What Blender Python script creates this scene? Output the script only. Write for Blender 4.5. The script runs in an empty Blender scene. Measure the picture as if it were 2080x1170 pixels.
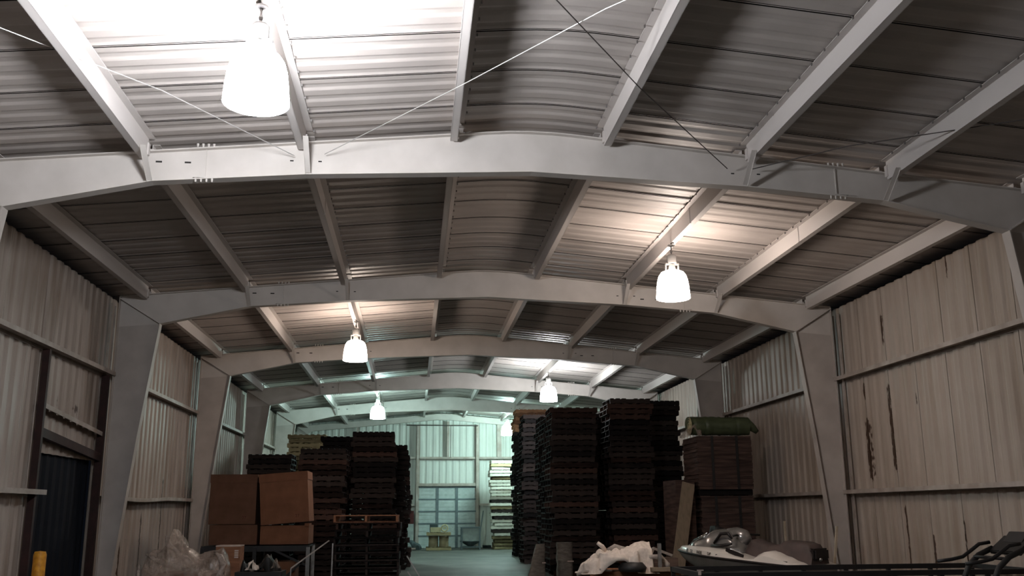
import bpy, bmesh, math, random
from mathutils import Vector, Matrix, noise
random.seed(7)
SC = bpy.context.scene
COL = SC.collection
R = math.radians

# ------------------------------------------------------------------ camera
def make_camera():
    f, pitch, yaw, roll = 1938.8, R(13.179), R(5.814), R(.379)
    r0 = Vector((math.cos(yaw), -math.sin(yaw), 0)); f0 = Vector((math.sin(yaw), math.cos(yaw), 0)); z = Vector((0, 0, 1))
    fw = f0*math.cos(pitch) + z*math.sin(pitch); up = -f0*math.sin(pitch) + z*math.cos(pitch)
    rr = r0*math.cos(roll) - up*math.sin(roll); uu = r0*math.sin(roll) + up*math.cos(roll)
    cd = bpy.data.cameras.new('camera'); cd.sensor_width = 36; cd.lens = f/2080*36; cd.clip_start = .05; cd.clip_end = 200
    co = bpy.data.objects.new('camera', cd); COL.objects.link(co)
    m = Matrix((rr, uu, -fw)).transposed().to_4x4(); m.translation = Vector((-1.308, 0, 1.559))
    co.matrix_world = m; SC.camera = co
make_camera()
SC.view_settings.view_transform = 'Standard'; SC.view_settings.look = 'None'
SC.view_settings.exposure = 0.0; SC.view_settings.gamma = 1.0; SC.view_settings.use_curve_mapping = False
W_ = bpy.data.worlds.new('world'); SC.world = W_; W_.use_nodes = True
W_.node_tree.nodes['Background'].inputs[0].default_value = (.02, .025, .04, 1); W_.node_tree.nodes['Background'].inputs[1].default_value = .1
SC.cycles.max_bounces = 8; SC.cycles.diffuse_bounces = 5; SC.cycles.caustics_reflective = False; SC.cycles.caustics_refractive = False
# lamps: (x, y, colour, radiance)
LAMPS = [(-2.61, 7.22, (.92, .95, 1.0), 185), (2.61, 14.0, (1, .86, .76), 42), (-2.61, 20.5, (1, .84, .72), 40),
         (2.61, 28.0, (.93, .98, 1.0), 95), (-2.61, 33.6, (.66, 1.0, .95), 150), (2.61, 40.9, (.66, 1.0, .94), 190)]

# ------------------------------------------------------------------ building numbers
S = 1.743; ZR = 6.098; M_ = .093; XW = 6.74; YF = [3.855 + 6.716*k for k in range(7)]; YEND = 44.36; YB = -3.0
def roof(x): 
    a = abs(x)
    return ZR - M_*(a if a > .5 else .25 + a*a)      # folded ridge sheet
ORD = ['nearest', 'second', 'third', 'fourth', 'fifth', 'sixth', 'seventh', 'eighth', 'ninth', 'tenth']
def ordn(n):
    w = ['', 'first', 'second', 'third', 'fourth', 'fifth', 'sixth', 'seventh', 'eighth', 'ninth', 'tenth', 'eleventh', 'twelfth', 'thirteenth', 'fourteenth', 'fifteenth',
         'sixteenth', 'seventeenth', 'eighteenth', 'nineteenth']
    if n < 20: return w[n]
    t = {2: 'twenty', 3: 'thirty', 4: 'forty'}[n//10]
    return {2: 'twentieth', 3: 'thirtieth', 4: 'fortieth'}[n//10] if n % 10 == 0 else t + '-' + w[n % 10]

# ------------------------------------------------------------------ materials
def mat(name, build):
    m = bpy.data.materials.new(name); m.use_nodes = True
    nt = m.node_tree; b = nt.nodes['Principled BSDF']; build(nt, b); return m
def N(nt, t, **kw):
    n = nt.nodes.new(t)
    for k, v in kw.items():
        if k.startswith('i_'):
            key = k[2:]; n.inputs[int(key) if key.isdigit() else key].default_value = v
        else: setattr(n, k, v)
    return n
def L(nt, a, b): nt.links.new(a, b)
def c4(c): return (c[0], c[1], c[2], 1)
def simple(name, col, col2=None, scale=(3, 3, 3), nscale=2., rough=.7, metal=0., spec=.3, lo=.35, hi=.7, bump=0., detail=4, coat=0.):
    def bld(nt, b):
        tc = N(nt, 'ShaderNodeTexCoord'); mp = N(nt, 'ShaderNodeMapping'); mp.inputs['Scale'].default_value = scale
        L(nt, tc.outputs['Object'], mp.inputs[0])
        nz = N(nt, 'ShaderNodeTexNoise'); nz.inputs['Scale'].default_value = nscale; nz.inputs['Detail'].default_value = detail
        L(nt, mp.outputs[0], nz.inputs['Vector'])
        r = N(nt, 'ShaderNodeValToRGB'); r.color_ramp.elements[0].position = lo; r.color_ramp.elements[1].position = hi
        r.color_ramp.elements[0].color = c4(col2 or [c*.7 for c in col]); r.color_ramp.elements[1].color = c4(col)
        L(nt, nz.outputs['Fac'], r.inputs[0]); L(nt, r.outputs[0], b.inputs['Base Color'])
        b.inputs['Roughness'].default_value = rough; b.inputs['Metallic'].default_value = metal; b.inputs['Specular IOR Level'].default_value = spec
        b.inputs['Coat Weight'].default_value = coat
        if bump:
            bp = N(nt, 'ShaderNodeBump'); bp.inputs['Strength'].default_value = bump; bp.inputs['Distance'].default_value = .02
            L(nt, nz.outputs['Fac'], bp.inputs['Height']); L(nt, bp.outputs[0], b.inputs['Normal'])
    return mat(name, bld)
def wood(name, c1, c2, rough=.85, axis=(1, 8, 8)):
    def bld(nt, b):
        oi = N(nt, 'ShaderNodeObjectInfo'); tc = N(nt, 'ShaderNodeTexCoord'); mp = N(nt, 'ShaderNodeMapping'); mp.inputs['Scale'].default_value = axis
        L(nt, tc.outputs['Object'], mp.inputs[0])
        nz = N(nt, 'ShaderNodeTexNoise'); nz.noise_dimensions = '4D'; nz.inputs['Scale'].default_value = 3; nz.inputs['Detail'].default_value = 5
        mu = N(nt, 'ShaderNodeMath', operation='MULTIPLY'); mu.inputs[1].default_value = 37.; L(nt, oi.outputs['Random'], mu.inputs[0]); L(nt, mu.outputs[0], nz.inputs['W'])
        L(nt, mp.outputs[0], nz.inputs['Vector'])
        ad = N(nt, 'ShaderNodeMath', operation='MULTIPLY_ADD'); ad.inputs[1].default_value = .9; L(nt, nz.outputs['Fac'], ad.inputs[0])
        sb = N(nt, 'ShaderNodeMath', operation='MULTIPLY_ADD'); sb.inputs[1].default_value = .9; sb.inputs[2].default_value = -.45
        L(nt, oi.outputs['Random'], sb.inputs[0]); L(nt, sb.outputs[0], ad.inputs[2])
        r = N(nt, 'ShaderNodeValToRGB'); r.color_ramp.elements[0].position = .2; r.color_ramp.elements[1].position = .85
        r.color_ramp.elements[0].color = c4(c1); r.color_ramp.elements[1].color = c4(c2)
        L(nt, ad.outputs[0], r.inputs[0]); L(nt, r.outputs[0], b.inputs['Base Color']); b.inputs['Roughness'].default_value = rough; b.inputs['Specular IOR Level'].default_value = .15
    return mat(name, bld)
def sheet(name, col, dirt, streak=(1, 5, .35), amt=.6, rust=None, rough=.55):
    """painted steel sheet, vertical dirt streaks, optional rust along panel seams"""
    def bld(nt, b):
        ge = N(nt, 'ShaderNodeNewGeometry')
        mp = N(nt, 'ShaderNodeMapping'); mp.inputs['Scale'].default_value = streak; L(nt, ge.outputs['Position'], mp.inputs[0])
        nz = N(nt, 'ShaderNodeTexNoise'); nz.inputs['Scale'].default_value = 1.6; nz.inputs['Detail'].default_value = 6; L(nt, mp.outputs[0], nz.inputs['Vector'])
        n2 = N(nt, 'ShaderNodeTexNoise'); n2.inputs['Scale'].default_value = .5; n2.inputs['Detail'].default_value = 3; L(nt, ge.outputs['Position'], n2.inputs['Vector'])
        mu = N(nt, 'ShaderNodeMath', operation='MULTIPLY'); L(nt, nz.outputs['Fac'], mu.inputs[0]); L(nt, n2.outputs['Fac'], mu.inputs[1])
        r = N(nt, 'ShaderNodeMapRange'); r.inputs['From Min'].default_value = .18; r.inputs['From Max'].default_value = .42; r.inputs['To Max'].default_value = amt
        L(nt, mu.outputs[0], r.inputs[0])
        mx = N(nt, 'ShaderNodeMix', data_type='RGBA'); mx.inputs['A'].default_value = c4(col); mx.inputs['B'].default_value = c4(dirt); L(nt, r.outputs[0], mx.inputs['Factor'])
        out = mx.outputs['Result']
        if rust:
            sx = N(nt, 'ShaderNodeSeparateXYZ'); L(nt, ge.outputs['Position'], sx.inputs[0])
            m2 = N(nt, 'ShaderNodeMapping'); m2.inputs['Scale'].default_value = (1, 14, 5); L(nt, ge.outputs['Position'], m2.inputs[0])
            n3 = N(nt, 'ShaderNodeTexNoise'); n3.inputs['Scale'].default_value = 1.5; n3.inputs['Detail'].default_value = 5; L(nt, m2.outputs[0], n3.inputs['Vector'])
            tot = None
            for (y0, hw, z0, z1) in rust:
                d = N(nt, 'ShaderNodeMath', operation='SUBTRACT'); L(nt, sx.outputs['Y'], d.inputs[0]); d.inputs[1].default_value = y0
                a = N(nt, 'ShaderNodeMath', operation='ABSOLUTE'); L(nt, d.outputs[0], a.inputs[0])
                q = N(nt, 'ShaderNodeMapRange'); q.inputs['From Min'].default_value = 0; q.inputs['From Max'].default_value = hw; q.inputs['To Min'].default_value = .62; q.inputs['To Max'].default_value = 0
                L(nt, a.outputs[0], q.inputs[0])
                w1 = N(nt, 'ShaderNodeMapRange'); w1.inputs['From Min'].default_value = z0; w1.inputs['From Max'].default_value = z0 + .2; L(nt, sx.outputs['Z'], w1.inputs[0])
                w2 = N(nt, 'ShaderNodeMapRange'); w2.inputs['From Min'].default_value = z1; w2.inputs['From Max'].default_value = z1 - .15; L(nt, sx.outputs['Z'], w2.inputs[0])
                p = N(nt, 'ShaderNodeMath', operation='MULTIPLY'); L(nt, w1.outputs[0], p.inputs[0]); L(nt, w2.outputs[0], p.inputs[1])
                p2 = N(nt, 'ShaderNodeMath', operation='MULTIPLY'); L(nt, p.outputs[0], p2.inputs[0]); L(nt, q.outputs[0], p2.inputs[1])
                if tot is None: tot = p2.outputs[0]
                else:
                    t = N(nt, 'ShaderNodeMath', operation='MAXIMUM'); L(nt, tot, t.inputs[0]); L(nt, p2.outputs[0], t.inputs[1]); tot = t.outputs[0]
            s = N(nt, 'ShaderNodeMath', operation='ADD'); L(nt, tot, s.inputs[0]); L(nt, n3.outputs['Fac'], s.inputs[1])
            k = N(nt, 'ShaderNodeMapRange'); k.inputs['From Min'].default_value = .82; k.inputs['From Max'].default_value = .95; L(nt, s.outputs[0], k.inputs[0])
            m3 = N(nt, 'ShaderNodeMix', data_type='RGBA'); m3.inputs['B'].default_value = (.055, .028, .016, 1); L(nt, k.outputs[0], m3.inputs['Factor']); L(nt, out, m3.inputs['A'])
            out = m3.outputs['Result']
        L(nt, out, b.inputs['Base Color']); b.inputs['Roughness'].default_value = rough; b.inputs['Specular IOR Level'].default_value = .3
    return mat(name, bld)
RUST_R = [(16.46, .19, 1.93, 3.2), (16.46, .08, 3.4, 3.9), (15.60, .09, 4.2, 4.98), (15.58, .13, 2.05, 3.72), (14.68, .06, 3.1, 3.45), (16.36, .06, 1.2, 1.4),
          (15.43, .05, .4, 1.72), (14.6, .06, .3, 1.28), (13.42, .06, 4.9, 5.5), (13.7, .05, .3, 1.5), (18.6, .05, 2.5, 3.4)]
RUST_L = [(16.0, .25, 3.0, 3.35), (15.2, .12, 3.05, 3.4), (13.2, .1, 1.9, 2.6), (19.0, .06, .3, 1.6), (20.3, .08, .2, 1.7), (21.8, .09, .5, 2.4), (18.2, .08, .1, 1.3)]
MT = {}
MT['roof'] = simple('roof_sheet_paint', (.485, .437, .405), (.405, .362, .336), nscale=.4, rough=.5, spec=.35)
MT['wall_r'] = sheet('wall_sheet_right', (.42, .36, .31), (.24, .175, .125), rust=RUST_R)
MT['wall_l'] = sheet('wall_sheet_left', (.40, .345, .305), (.19, .13, .095), rust=RUST_L, amt=.65)
MT['wall_e'] = sheet('wall_sheet_end', (.62, .64, .60), (.3, .3, .26), streak=(5, 1, .35), amt=.35)
MT['seam_dark'] = simple('dark_roof_seam', (.014, .011, .010), rough=.9)  # near-black colour for the slots at the roof sheet laps
MT['steel'] = simple('frame_paint', (.62, .575, .54), (.54, .50, .465), nscale=.8, rough=.6)
MT['column'] = simple('column_paint', (.5, .455, .42), (.42, .375, .345), nscale=.9, rough=.6)
MT['purlin'] = simple('purlin_paint', (.62, .575, .55), (.52, .48, .455), nscale=1., scale=(1, .3, 1), rough=.55)
MT['girt'] = simple('girt_paint', (.45, .4, .37), (.32, .27, .23), nscale=1.2, rough=.6)
MT['bolt'] = simple('bolt_steel', (.3, .28, .27), rough=.5, metal=.6)
MT['dark'] = simple('dark_recess', (.03, .028, .026), rough=.9)
MT['redsteel'] = simple('red_oxide_steel', (.04, .016, .014), (.022, .011, .01), nscale=2, rough=.7)
MT['navy'] = simple('navy_door_sheet', (.011, .015, .023), (.007, .009, .013), nscale=1, scale=(1, 6, .4), rough=.7, spec=.1)
MT['yellow'] = simple('yellow_paint', (.75, .36, .03), (.5, .2, .02), nscale=5, rough=.5)
def floor_b(nt, b):
    ge = N(nt, 'ShaderNodeNewGeometry'); nz = N(nt, 'ShaderNodeTexNoise'); nz.inputs['Scale'].default_value = .7; nz.inputs['Detail'].default_value = 8; nz.inputs['Roughness'].default_value = .65
    L(nt, ge.outputs['Position'], nz.inputs['Vector'])
    r = N(nt, 'ShaderNodeValToRGB'); r.color_ramp.elements[0].position = .33; r.color_ramp.elements[1].position = .68
    r.color_ramp.elements[0].color = (.035, .037, .033, 1); r.color_ramp.elements[1].color = (.115, .115, .10, 1)
    L(nt, nz.outputs['Fac'], r.inputs[0]); L(nt, r.outputs[0], b.inputs['Base Color']); b.inputs['Roughness'].default_value = .6; b.inputs['Specular IOR Level'].default_value = .3
MT['floor'] = mat('stained_concrete', floor_b)
MT['door'] = simple('door_panel_paint', (.50, .56, .55), (.40, .46, .45), nscale=1.5, rough=.45)
MT['doorframe'] = simple('door_rail_steel', (.15, .185, .2), (.11, .14, .15), rough=.5)
MT['pallet'] = wood('dark_pallet_wood', (.010, .008, .008), (.05, .037, .033))
MT['pallet_dark'] = wood('blackened_pallet_wood', (.006, .005, .005), (.028, .02, .018))
MT['pallet_red'] = wood('reddish_pallet_wood', (.012, .007, .006), (.08, .045, .036))
MT['pallet_pale'] = wood('pale_pallet_wood', (.10, .078, .04), (.40, .33, .19))
MT['pallet_new'] = wood('new_pallet_wood', (.6, .58, .5), (.85, .82, .72))
MT['pallet_or'] = wood('orange_pallet_wood', (.16, .07, .04), (.42, .2, .11))
MT['card'] = simple('brown_cardboard', (.25, .115, .065), (.2, .09, .05), nscale=1.5, rough=.85, spec=.1)
MT['carddark'] = simple('old_cardboard', (.17, .085, .055), (.13, .065, .04), nscale=1.5, rough=.85, spec=.1)
MT['cardlay'] = simple('layered_cardboard', (.16, .11, .085), (.07, .045, .035), scale=(.5, .5, 22), nscale=3, rough=.9, spec=.1)
MT['cardface'] = simple('cardboard_bundle_face', (.12, .075, .062), (.045, .03, .026), scale=(.8, .8, 9), nscale=2, rough=.9, spec=.1)
MT['print'] = simple('printed_ink', (.12, .035, .022), rough=.9)
MT['label'] = simple('white_label', (.62, .5, .44), rough=.7)
MT['black'] = simple('black_steel', (.012, .012, .014), (.02, .018, .018), rough=.45, spec=.4)
MT['blackp'] = simple('black_plastic', (.018, .017, .017), rough=.55, spec=.4)
MT['rubber'] = simple('tyre_rubber', (.015, .015, .015), rough=.9)
MT['greysteel'] = simple('grey_steel', (.32, .31, .3), (.2, .19, .18), nscale=3, rough=.45, metal=.4)
MT['skiwhite'] = simple('white_gelcoat', (.82, .77, .71), (.75, .7, .64), nscale=1, rough=.25, spec=.5, coat=.3)
MT['skihull'] = simple('grey_hull', (.2, .18, .16), (.15, .14, .12), nscale=1.5, rough=.35, spec=.5)
MT['skisilver'] = simple('silver_hood', (.33, .31, .3), (.24, .23, .22), nscale=1, rough=.22, metal=.55, coat=.5)
MT['skiseat'] = simple('seat_vinyl', (.085, .062, .056), (.065, .048, .044), nscale=2, rough=.6)
MT['skidark'] = simple('dark_trim', (.025, .02, .02), rough=.4)
MT['chrome'] = simple('bright_metal', (.8, .8, .8), rough=.15, metal=1)
MT['cloth'] = simple('white_woven_sack', (.78, .68, .6), (.64, .55, .48), nscale=6, rough=.85, bump=.2)
MT['clothg'] = simple('grey_woven_sack', (.4, .35, .31), (.3, .26, .23), nscale=6, rough=.85, bump=.2)
MT['olive'] = simple('olive_tarp', (.105, .125, .065), (.065, .08, .042), scale=(1, 5, 5), nscale=2, rough=.45, spec=.4)
MT['crate'] = wood('orange_brown_crate_wood', (.14, .06, .03), (.3, .13, .065))
MT['oldwood'] = wood('weathered_plank', (.12, .09, .06), (.26, .2, .14), axis=(8, 8, 1))
MT['palewood'] = simple('pale_stick_wood', (.55, .45, .34), rough=.7)
MT['drum'] = simple('wrapped_drum', (.34, .27, .17), (.22, .17, .1), scale=(1, 1, 9), nscale=3, rough=.6)
MT['cream'] = simple('cream_box', (.6, .54, .34), rough=.7)
MT['tarp'] = simple('blue_grey_tarp', (.05, .07, .075), (.03, .045, .05), nscale=3, rough=.6)
MT['hop'] = simple('hopper_sheet', (.34, .38, .36), (.26, .29, .28), nscale=2, rough=.5)
MT['wrapgrey'] = simple('grey_wrapped_paper', (.2, .175, .15), (.11, .095, .08), scale=(2, 2, 5), nscale=4, rough=.5, bump=.6)
MT['maroon'] = simple('maroon_cloth', (.08, .02, .02), rough=.9)
MT['housing'] = simple('lamp_housing', (.2, .19, .18), rough=.5)
MT['wire'] = simple('galvanised_rod', (.6, .58, .56), rough=.4, metal=.3)
MT['wiredark'] = simple('dark_rod', (.1, .085, .08), rough=.5, metal=.3)
def film_b(nt, b):
    tc = N(nt, 'ShaderNodeTexCoord'); nz = N(nt, 'ShaderNodeTexNoise'); nz.inputs['Scale'].default_value = 7; nz.inputs['Detail'].default_value = 7; nz.inputs['Distortion'].default_value = 1.2
    L(nt, tc.outputs['Object'], nz.inputs['Vector'])
    b.inputs['Base Color'].default_value = (.5, .39, .32, 1); b.inputs['Roughness'].default_value = .2; b.inputs['Specular IOR Level'].default_value = .6
    bp = N(nt, 'ShaderNodeBump'); bp.inputs['Strength'].default_value = .8; bp.inputs['Distance'].default_value = .03; L(nt, nz.outputs['Fac'], bp.inputs['Height']); L(nt, bp.outputs[0], b.inputs['Normal'])
    r = N(nt, 'ShaderNodeMapRange'); r.inputs['From Min'].default_value = .35; r.inputs['From Max'].default_value = .65; r.inputs['To Min'].default_value = .08; r.inputs['To Max'].default_value = .5
    L(nt, nz.outputs['Fac'], r.inputs[0]); L(nt, r.outputs[0], b.inputs['Alpha'])
MT['film'] = mat('crumpled_plastic_film', film_b)
MT['filmfold'] = simple('folded_plastic_film', (.55, .46, .4), (.3, .24, .2), nscale=9, rough=.25, spec=.6, bump=.6)
MT['filmfold'].node_tree.nodes['Principled BSDF'].inputs['Alpha'].default_value = .62
def emit(name, col, st):
    def bld(nt, b):
        b.inputs['Base Color'].default_value = (.8, .8, .8, 1); b.inputs['Emission Color'].default_value = c4(col)
        tc = N(nt, 'ShaderNodeTexCoord'); sx = N(nt, 'ShaderNodeSeparateXYZ'); L(nt, tc.outputs['Generated'], sx.inputs[0])     # the bulb sits high in the shade
        r = N(nt, 'ShaderNodeMapRange'); r.inputs['From Min'].default_value = .25; r.inputs['From Max'].default_value = .8; r.inputs['To Min'].default_value = st*.85; r.inputs['To Max'].default_value = st*1.5
        L(nt, sx.outputs['Z'], r.inputs[0]); L(nt, r.outputs[0], b.inputs['Emission Strength'])
    return mat(name, bld)

# ------------------------------------------------------------------ mesh helpers
def box(bm, x0, x1, y0, y1, z0, z1, mtx=None, bev=0.):
    v = [bm.verts.new(p) for p in ((x0, y0, z0), (x1, y0, z0), (x1, y1, z0), (x0, y1, z0), (x0, y0, z1), (x1, y0, z1), (x1, y1, z1), (x0, y1, z1))]
    fs = [bm.faces.new([v[i] for i in q]) for q in ((3, 2, 1, 0), (4, 5, 6, 7), (0, 1, 5, 4), (1, 2, 6, 5), (2, 3, 7, 6), (3, 0, 4, 7))]
    if bev:
        es = list({e for f in fs for e in f.edges}); r = bmesh.ops.bevel(bm, geom=es, offset=bev, segments=2, affect='EDGES'); v = list({x for f in r['faces'] for x in f.verts} | {x for x in v if x.is_valid})
    if mtx is not None: bmesh.ops.transform(bm, matrix=mtx, verts=[x for x in v if x.is_valid])
    return v
def cyl(bm, p, q, r, n=12, r2=None, cap=True):
    p, q = Vector(p), Vector(q); d = (q - p); ln = d.length
    if ln < 1e-6: return
    m = Matrix.Translation((p + q)/2) @ d.to_track_quat('Z', 'Y').to_matrix().to_4x4()
    bmesh.ops.create_cone(bm, cap_ends=cap, segments=n, radius1=r, radius2=r if r2 is None else r2, depth=ln, matrix=m)
def tube(bm, pts, r, n=10):
    pts = [Vector(p) for p in pts]; rings = []
    for i, p in enumerate(pts):
        t = (pts[min(i+1, len(pts)-1)] - pts[max(i-1, 0)]).normalized(); q = t.to_track_quat('Z', 'Y'); rr = r[i] if isinstance(r, (list, tuple)) else r
        rings.append([bm.verts.new(p + q @ Vector((math.cos(2*math.pi*k/n)*rr, math.sin(2*math.pi*k/n)*rr, 0))) for k in range(n)])
    for a, b in zip(rings, rings[1:]):
        for k in range(n): bm.faces.new((a[k], a[(k+1) % n], b[(k+1) % n], b[k]))
    bm.faces.new(rings[0][::-1]); bm.faces.new(rings[-1])
def lathe(bm, prof, n=32, cx=0, cy=0, cz=0):
    rings = [[bm.verts.new((cx + r*math.cos(2*math.pi*k/n), cy + r*math.sin(2*math.pi*k/n), cz + z)) for k in range(n)] if r > 1e-4 else [bm.verts.new((cx, cy, cz + z))] for r, z in prof]
    for a, b in zip(rings, rings[1:]):
        if len(a) == 1 and len(b) == 1: continue
        for k in range(n):
            k2 = (k+1) % n
            if len(a) == 1: bm.faces.new((a[0], b[k2], b[k]))
            elif len(b) == 1: bm.faces.new((a[k], a[k2], b[0]))
            else: bm.faces.new((a[k], a[k2], b[k2], b[k]))
def prism(bm, poly, y0, y1):           # polygon in xz, extruded in y
    a = [bm.verts.new((x, y0, z)) for x, z in poly]; b = [bm.verts.new((x, y1, z)) for x, z in poly]
    bm.faces.new(a); bm.faces.new(b[::-1]); n = len(poly)
    for i in range(n): bm.faces.new((a[i], b[i], b[(i+1) % n], a[(i+1) % n]))
def bar(bm, p, q, w, t):               # rectangular bar between two points, w along y
    p, q = Vector(p), Vector(q); d = q - p; m = Matrix.Translation((p+q)/2)
    zax = d.normalized(); ref = Vector((0, 1, 0)) if abs(zax.y) < .95 else Vector((1, 0, 0))
    xax = ref - zax*ref.dot(zax); xax.normalize(); yax = zax.cross(xax)
    m = m @ Matrix((xax, yax, zax)).transposed().to_4x4(); box(bm, -w/2, w/2, -t/2, t/2, -d.length/2, d.length/2, m)
def obj(name, bm, m, parent=None, smooth=False, loc=None, auto=None):
    bmesh.ops.recalc_face_normals(bm, faces=bm.faces)
    me = bpy.data.meshes.new(name); bm.to_mesh(me); bm.free(); me.materials.append(MT[m] if isinstance(m, str) else m)
    o = bpy.data.objects.new(name, me); COL.objects.link(o)
    if smooth:
        for p in me.polygons: p.use_smooth = True
        if auto: me.set_sharp_from_angle(angle=R(auto))
    if parent: o.parent = parent
    if loc: o.location = loc
    return o
def NB(): return bmesh.new()
def thing(name, label, cat, loc=(0, 0, 0), rz=0, group=None):
    o = bpy.data.objects.new(name, None); COL.objects.link(o); o.location = loc; o.rotation_euler = (0, 0, rz); o.empty_display_size = .1
    return tag(o, label, cat, group)
def tag(o, label, cat, group=None, kind=None):
    o['label'] = label; o['category'] = cat
    if group: o['group'] = group
    if kind: o['kind'] = kind
    return o
def struct(o): o['kind'] = 'structure'; return o
def boxobj(name, dims, m, parent=None, bev=0.): 
    bm = NB(); box(bm, *dims, bev=bev); return obj(name, bm, m, parent)

# ------------------------------------------------------------------ shell
def rib_profile(a, b, phase, seam=True, d=.03, per=.3048, sw=.018, sd=.03):
    """list of (t, offset) along the sheet, ribs every .305 m, a lap seam every third"""
    out = []; k = math.floor((a - phase)/per)
    while phase + k*per < b:
        t = phase + k*per
        if seam and k % 3 == 0: out += [(t - sw, 0), (t - sw + .002, sd), (t - .002, sd), (t, 0)]
        out += [(t + .085, 0), (t + .105, d*.25), (t + .14, d*.9), (t + .155, d), (t + .2, d), (t + .215, d*.9), (t + .245, d*.25), (t + .262, 0)]
        k += 1
    out = [p for p in out if a < p[0] < b]
    return [(a, 0)] + out + [(b, 0)]
def ceiling():
    bm = NB(); prof = rib_profile(YB, YEND + .1, 8.32 - .861*12, d=.018, per=.287, sw=.036, sd=.042)
    xs = [-7.1, -5, -3, -1.2, -.5, -.35, -.2, 0, .2, .35, .5, 1.2, 3, 5, 7.1]
    for lay, s in ((0, 1),):
        g = [[bm.verts.new((x, t, roof(x) + o)) for x in xs] for t, o in prof]
        for a, b in zip(g, g[1:]):
            for i in range(len(xs)-1):
                f = bm.faces.new((a[i], a[i+1], b[i+1], b[i])); f.material_index = 1 if abs(a[i].co.z - roof(xs[i])) > .03 or abs(b[i].co.z - roof(xs[i])) > .03 else 0
    o = obj('ceiling', bm, 'roof'); o.data.materials.append(MT['seam_dark']); m = o.modifiers.new('t', 'SOLIDIFY'); m.thickness = .004; m.offset = 1
    return struct(o)
ceiling()
def side_wall(name, s, m, phase, hole=None):
    bm = NB(); prof = rib_profile(YB, YEND + .05, phase)
    if hole: prof = sorted(prof + [(hole[0] - .001, 0), (hole[0] + .001, 0), (hole[1] - .001, 0), (hole[1] + .001, 0)])
    zt = 5.335        # the sheets stop short of the roof, their ribbed top edge shows
    prev = None
    for t, o in prof:
        z0 = hole[2] if hole and hole[0] < t < hole[1] else 0
        v = [bm.verts.new((s*(XW + o), t, z)) for z in (z0, zt)]
        if prev: bm.faces.new((prev[0], v[0], v[1], prev[1]))
        prev = v
    o = obj(name, bm, m); md = o.modifiers.new('t', 'SOLIDIFY'); md.thickness = .004; md.offset = 1 if s > 0 else -1
    return struct(o)
side_wall('wall_right', 1, 'wall_r', 16.46 - .914*20 - .01)
side_wall('wall_left', -1, 'wall_l', 16.6 - .914*20, hole=(14.4, 17.0, 2.44))
def end_wall(name, y, m, inward):
    bm = NB(); prof = rib_profile(-XW, XW, -6.5, seam=False, d=.03); prev = None
    for t, o in prof:
        v = [bm.verts.new((t, y + inward*o, z)) for z in (0, roof(t) - .01)]
        if prev: bm.faces.new((prev[0], v[0], v[1], prev[1]))
        prev = v
    o = obj(name, bm, m); md = o.modifiers.new('t', 'SOLIDIFY'); md.thickness = .004; md.offset = 0
    return struct(o)
end_wall('wall_far', YEND, 'wall_e', 1)
end_wall('wall_back', YB, 'wall_e', -1)
struct(boxobj('floor', (-7.2, 7.2, YB - .3, YEND + .3, -.15, 0), 'floor'))

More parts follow.
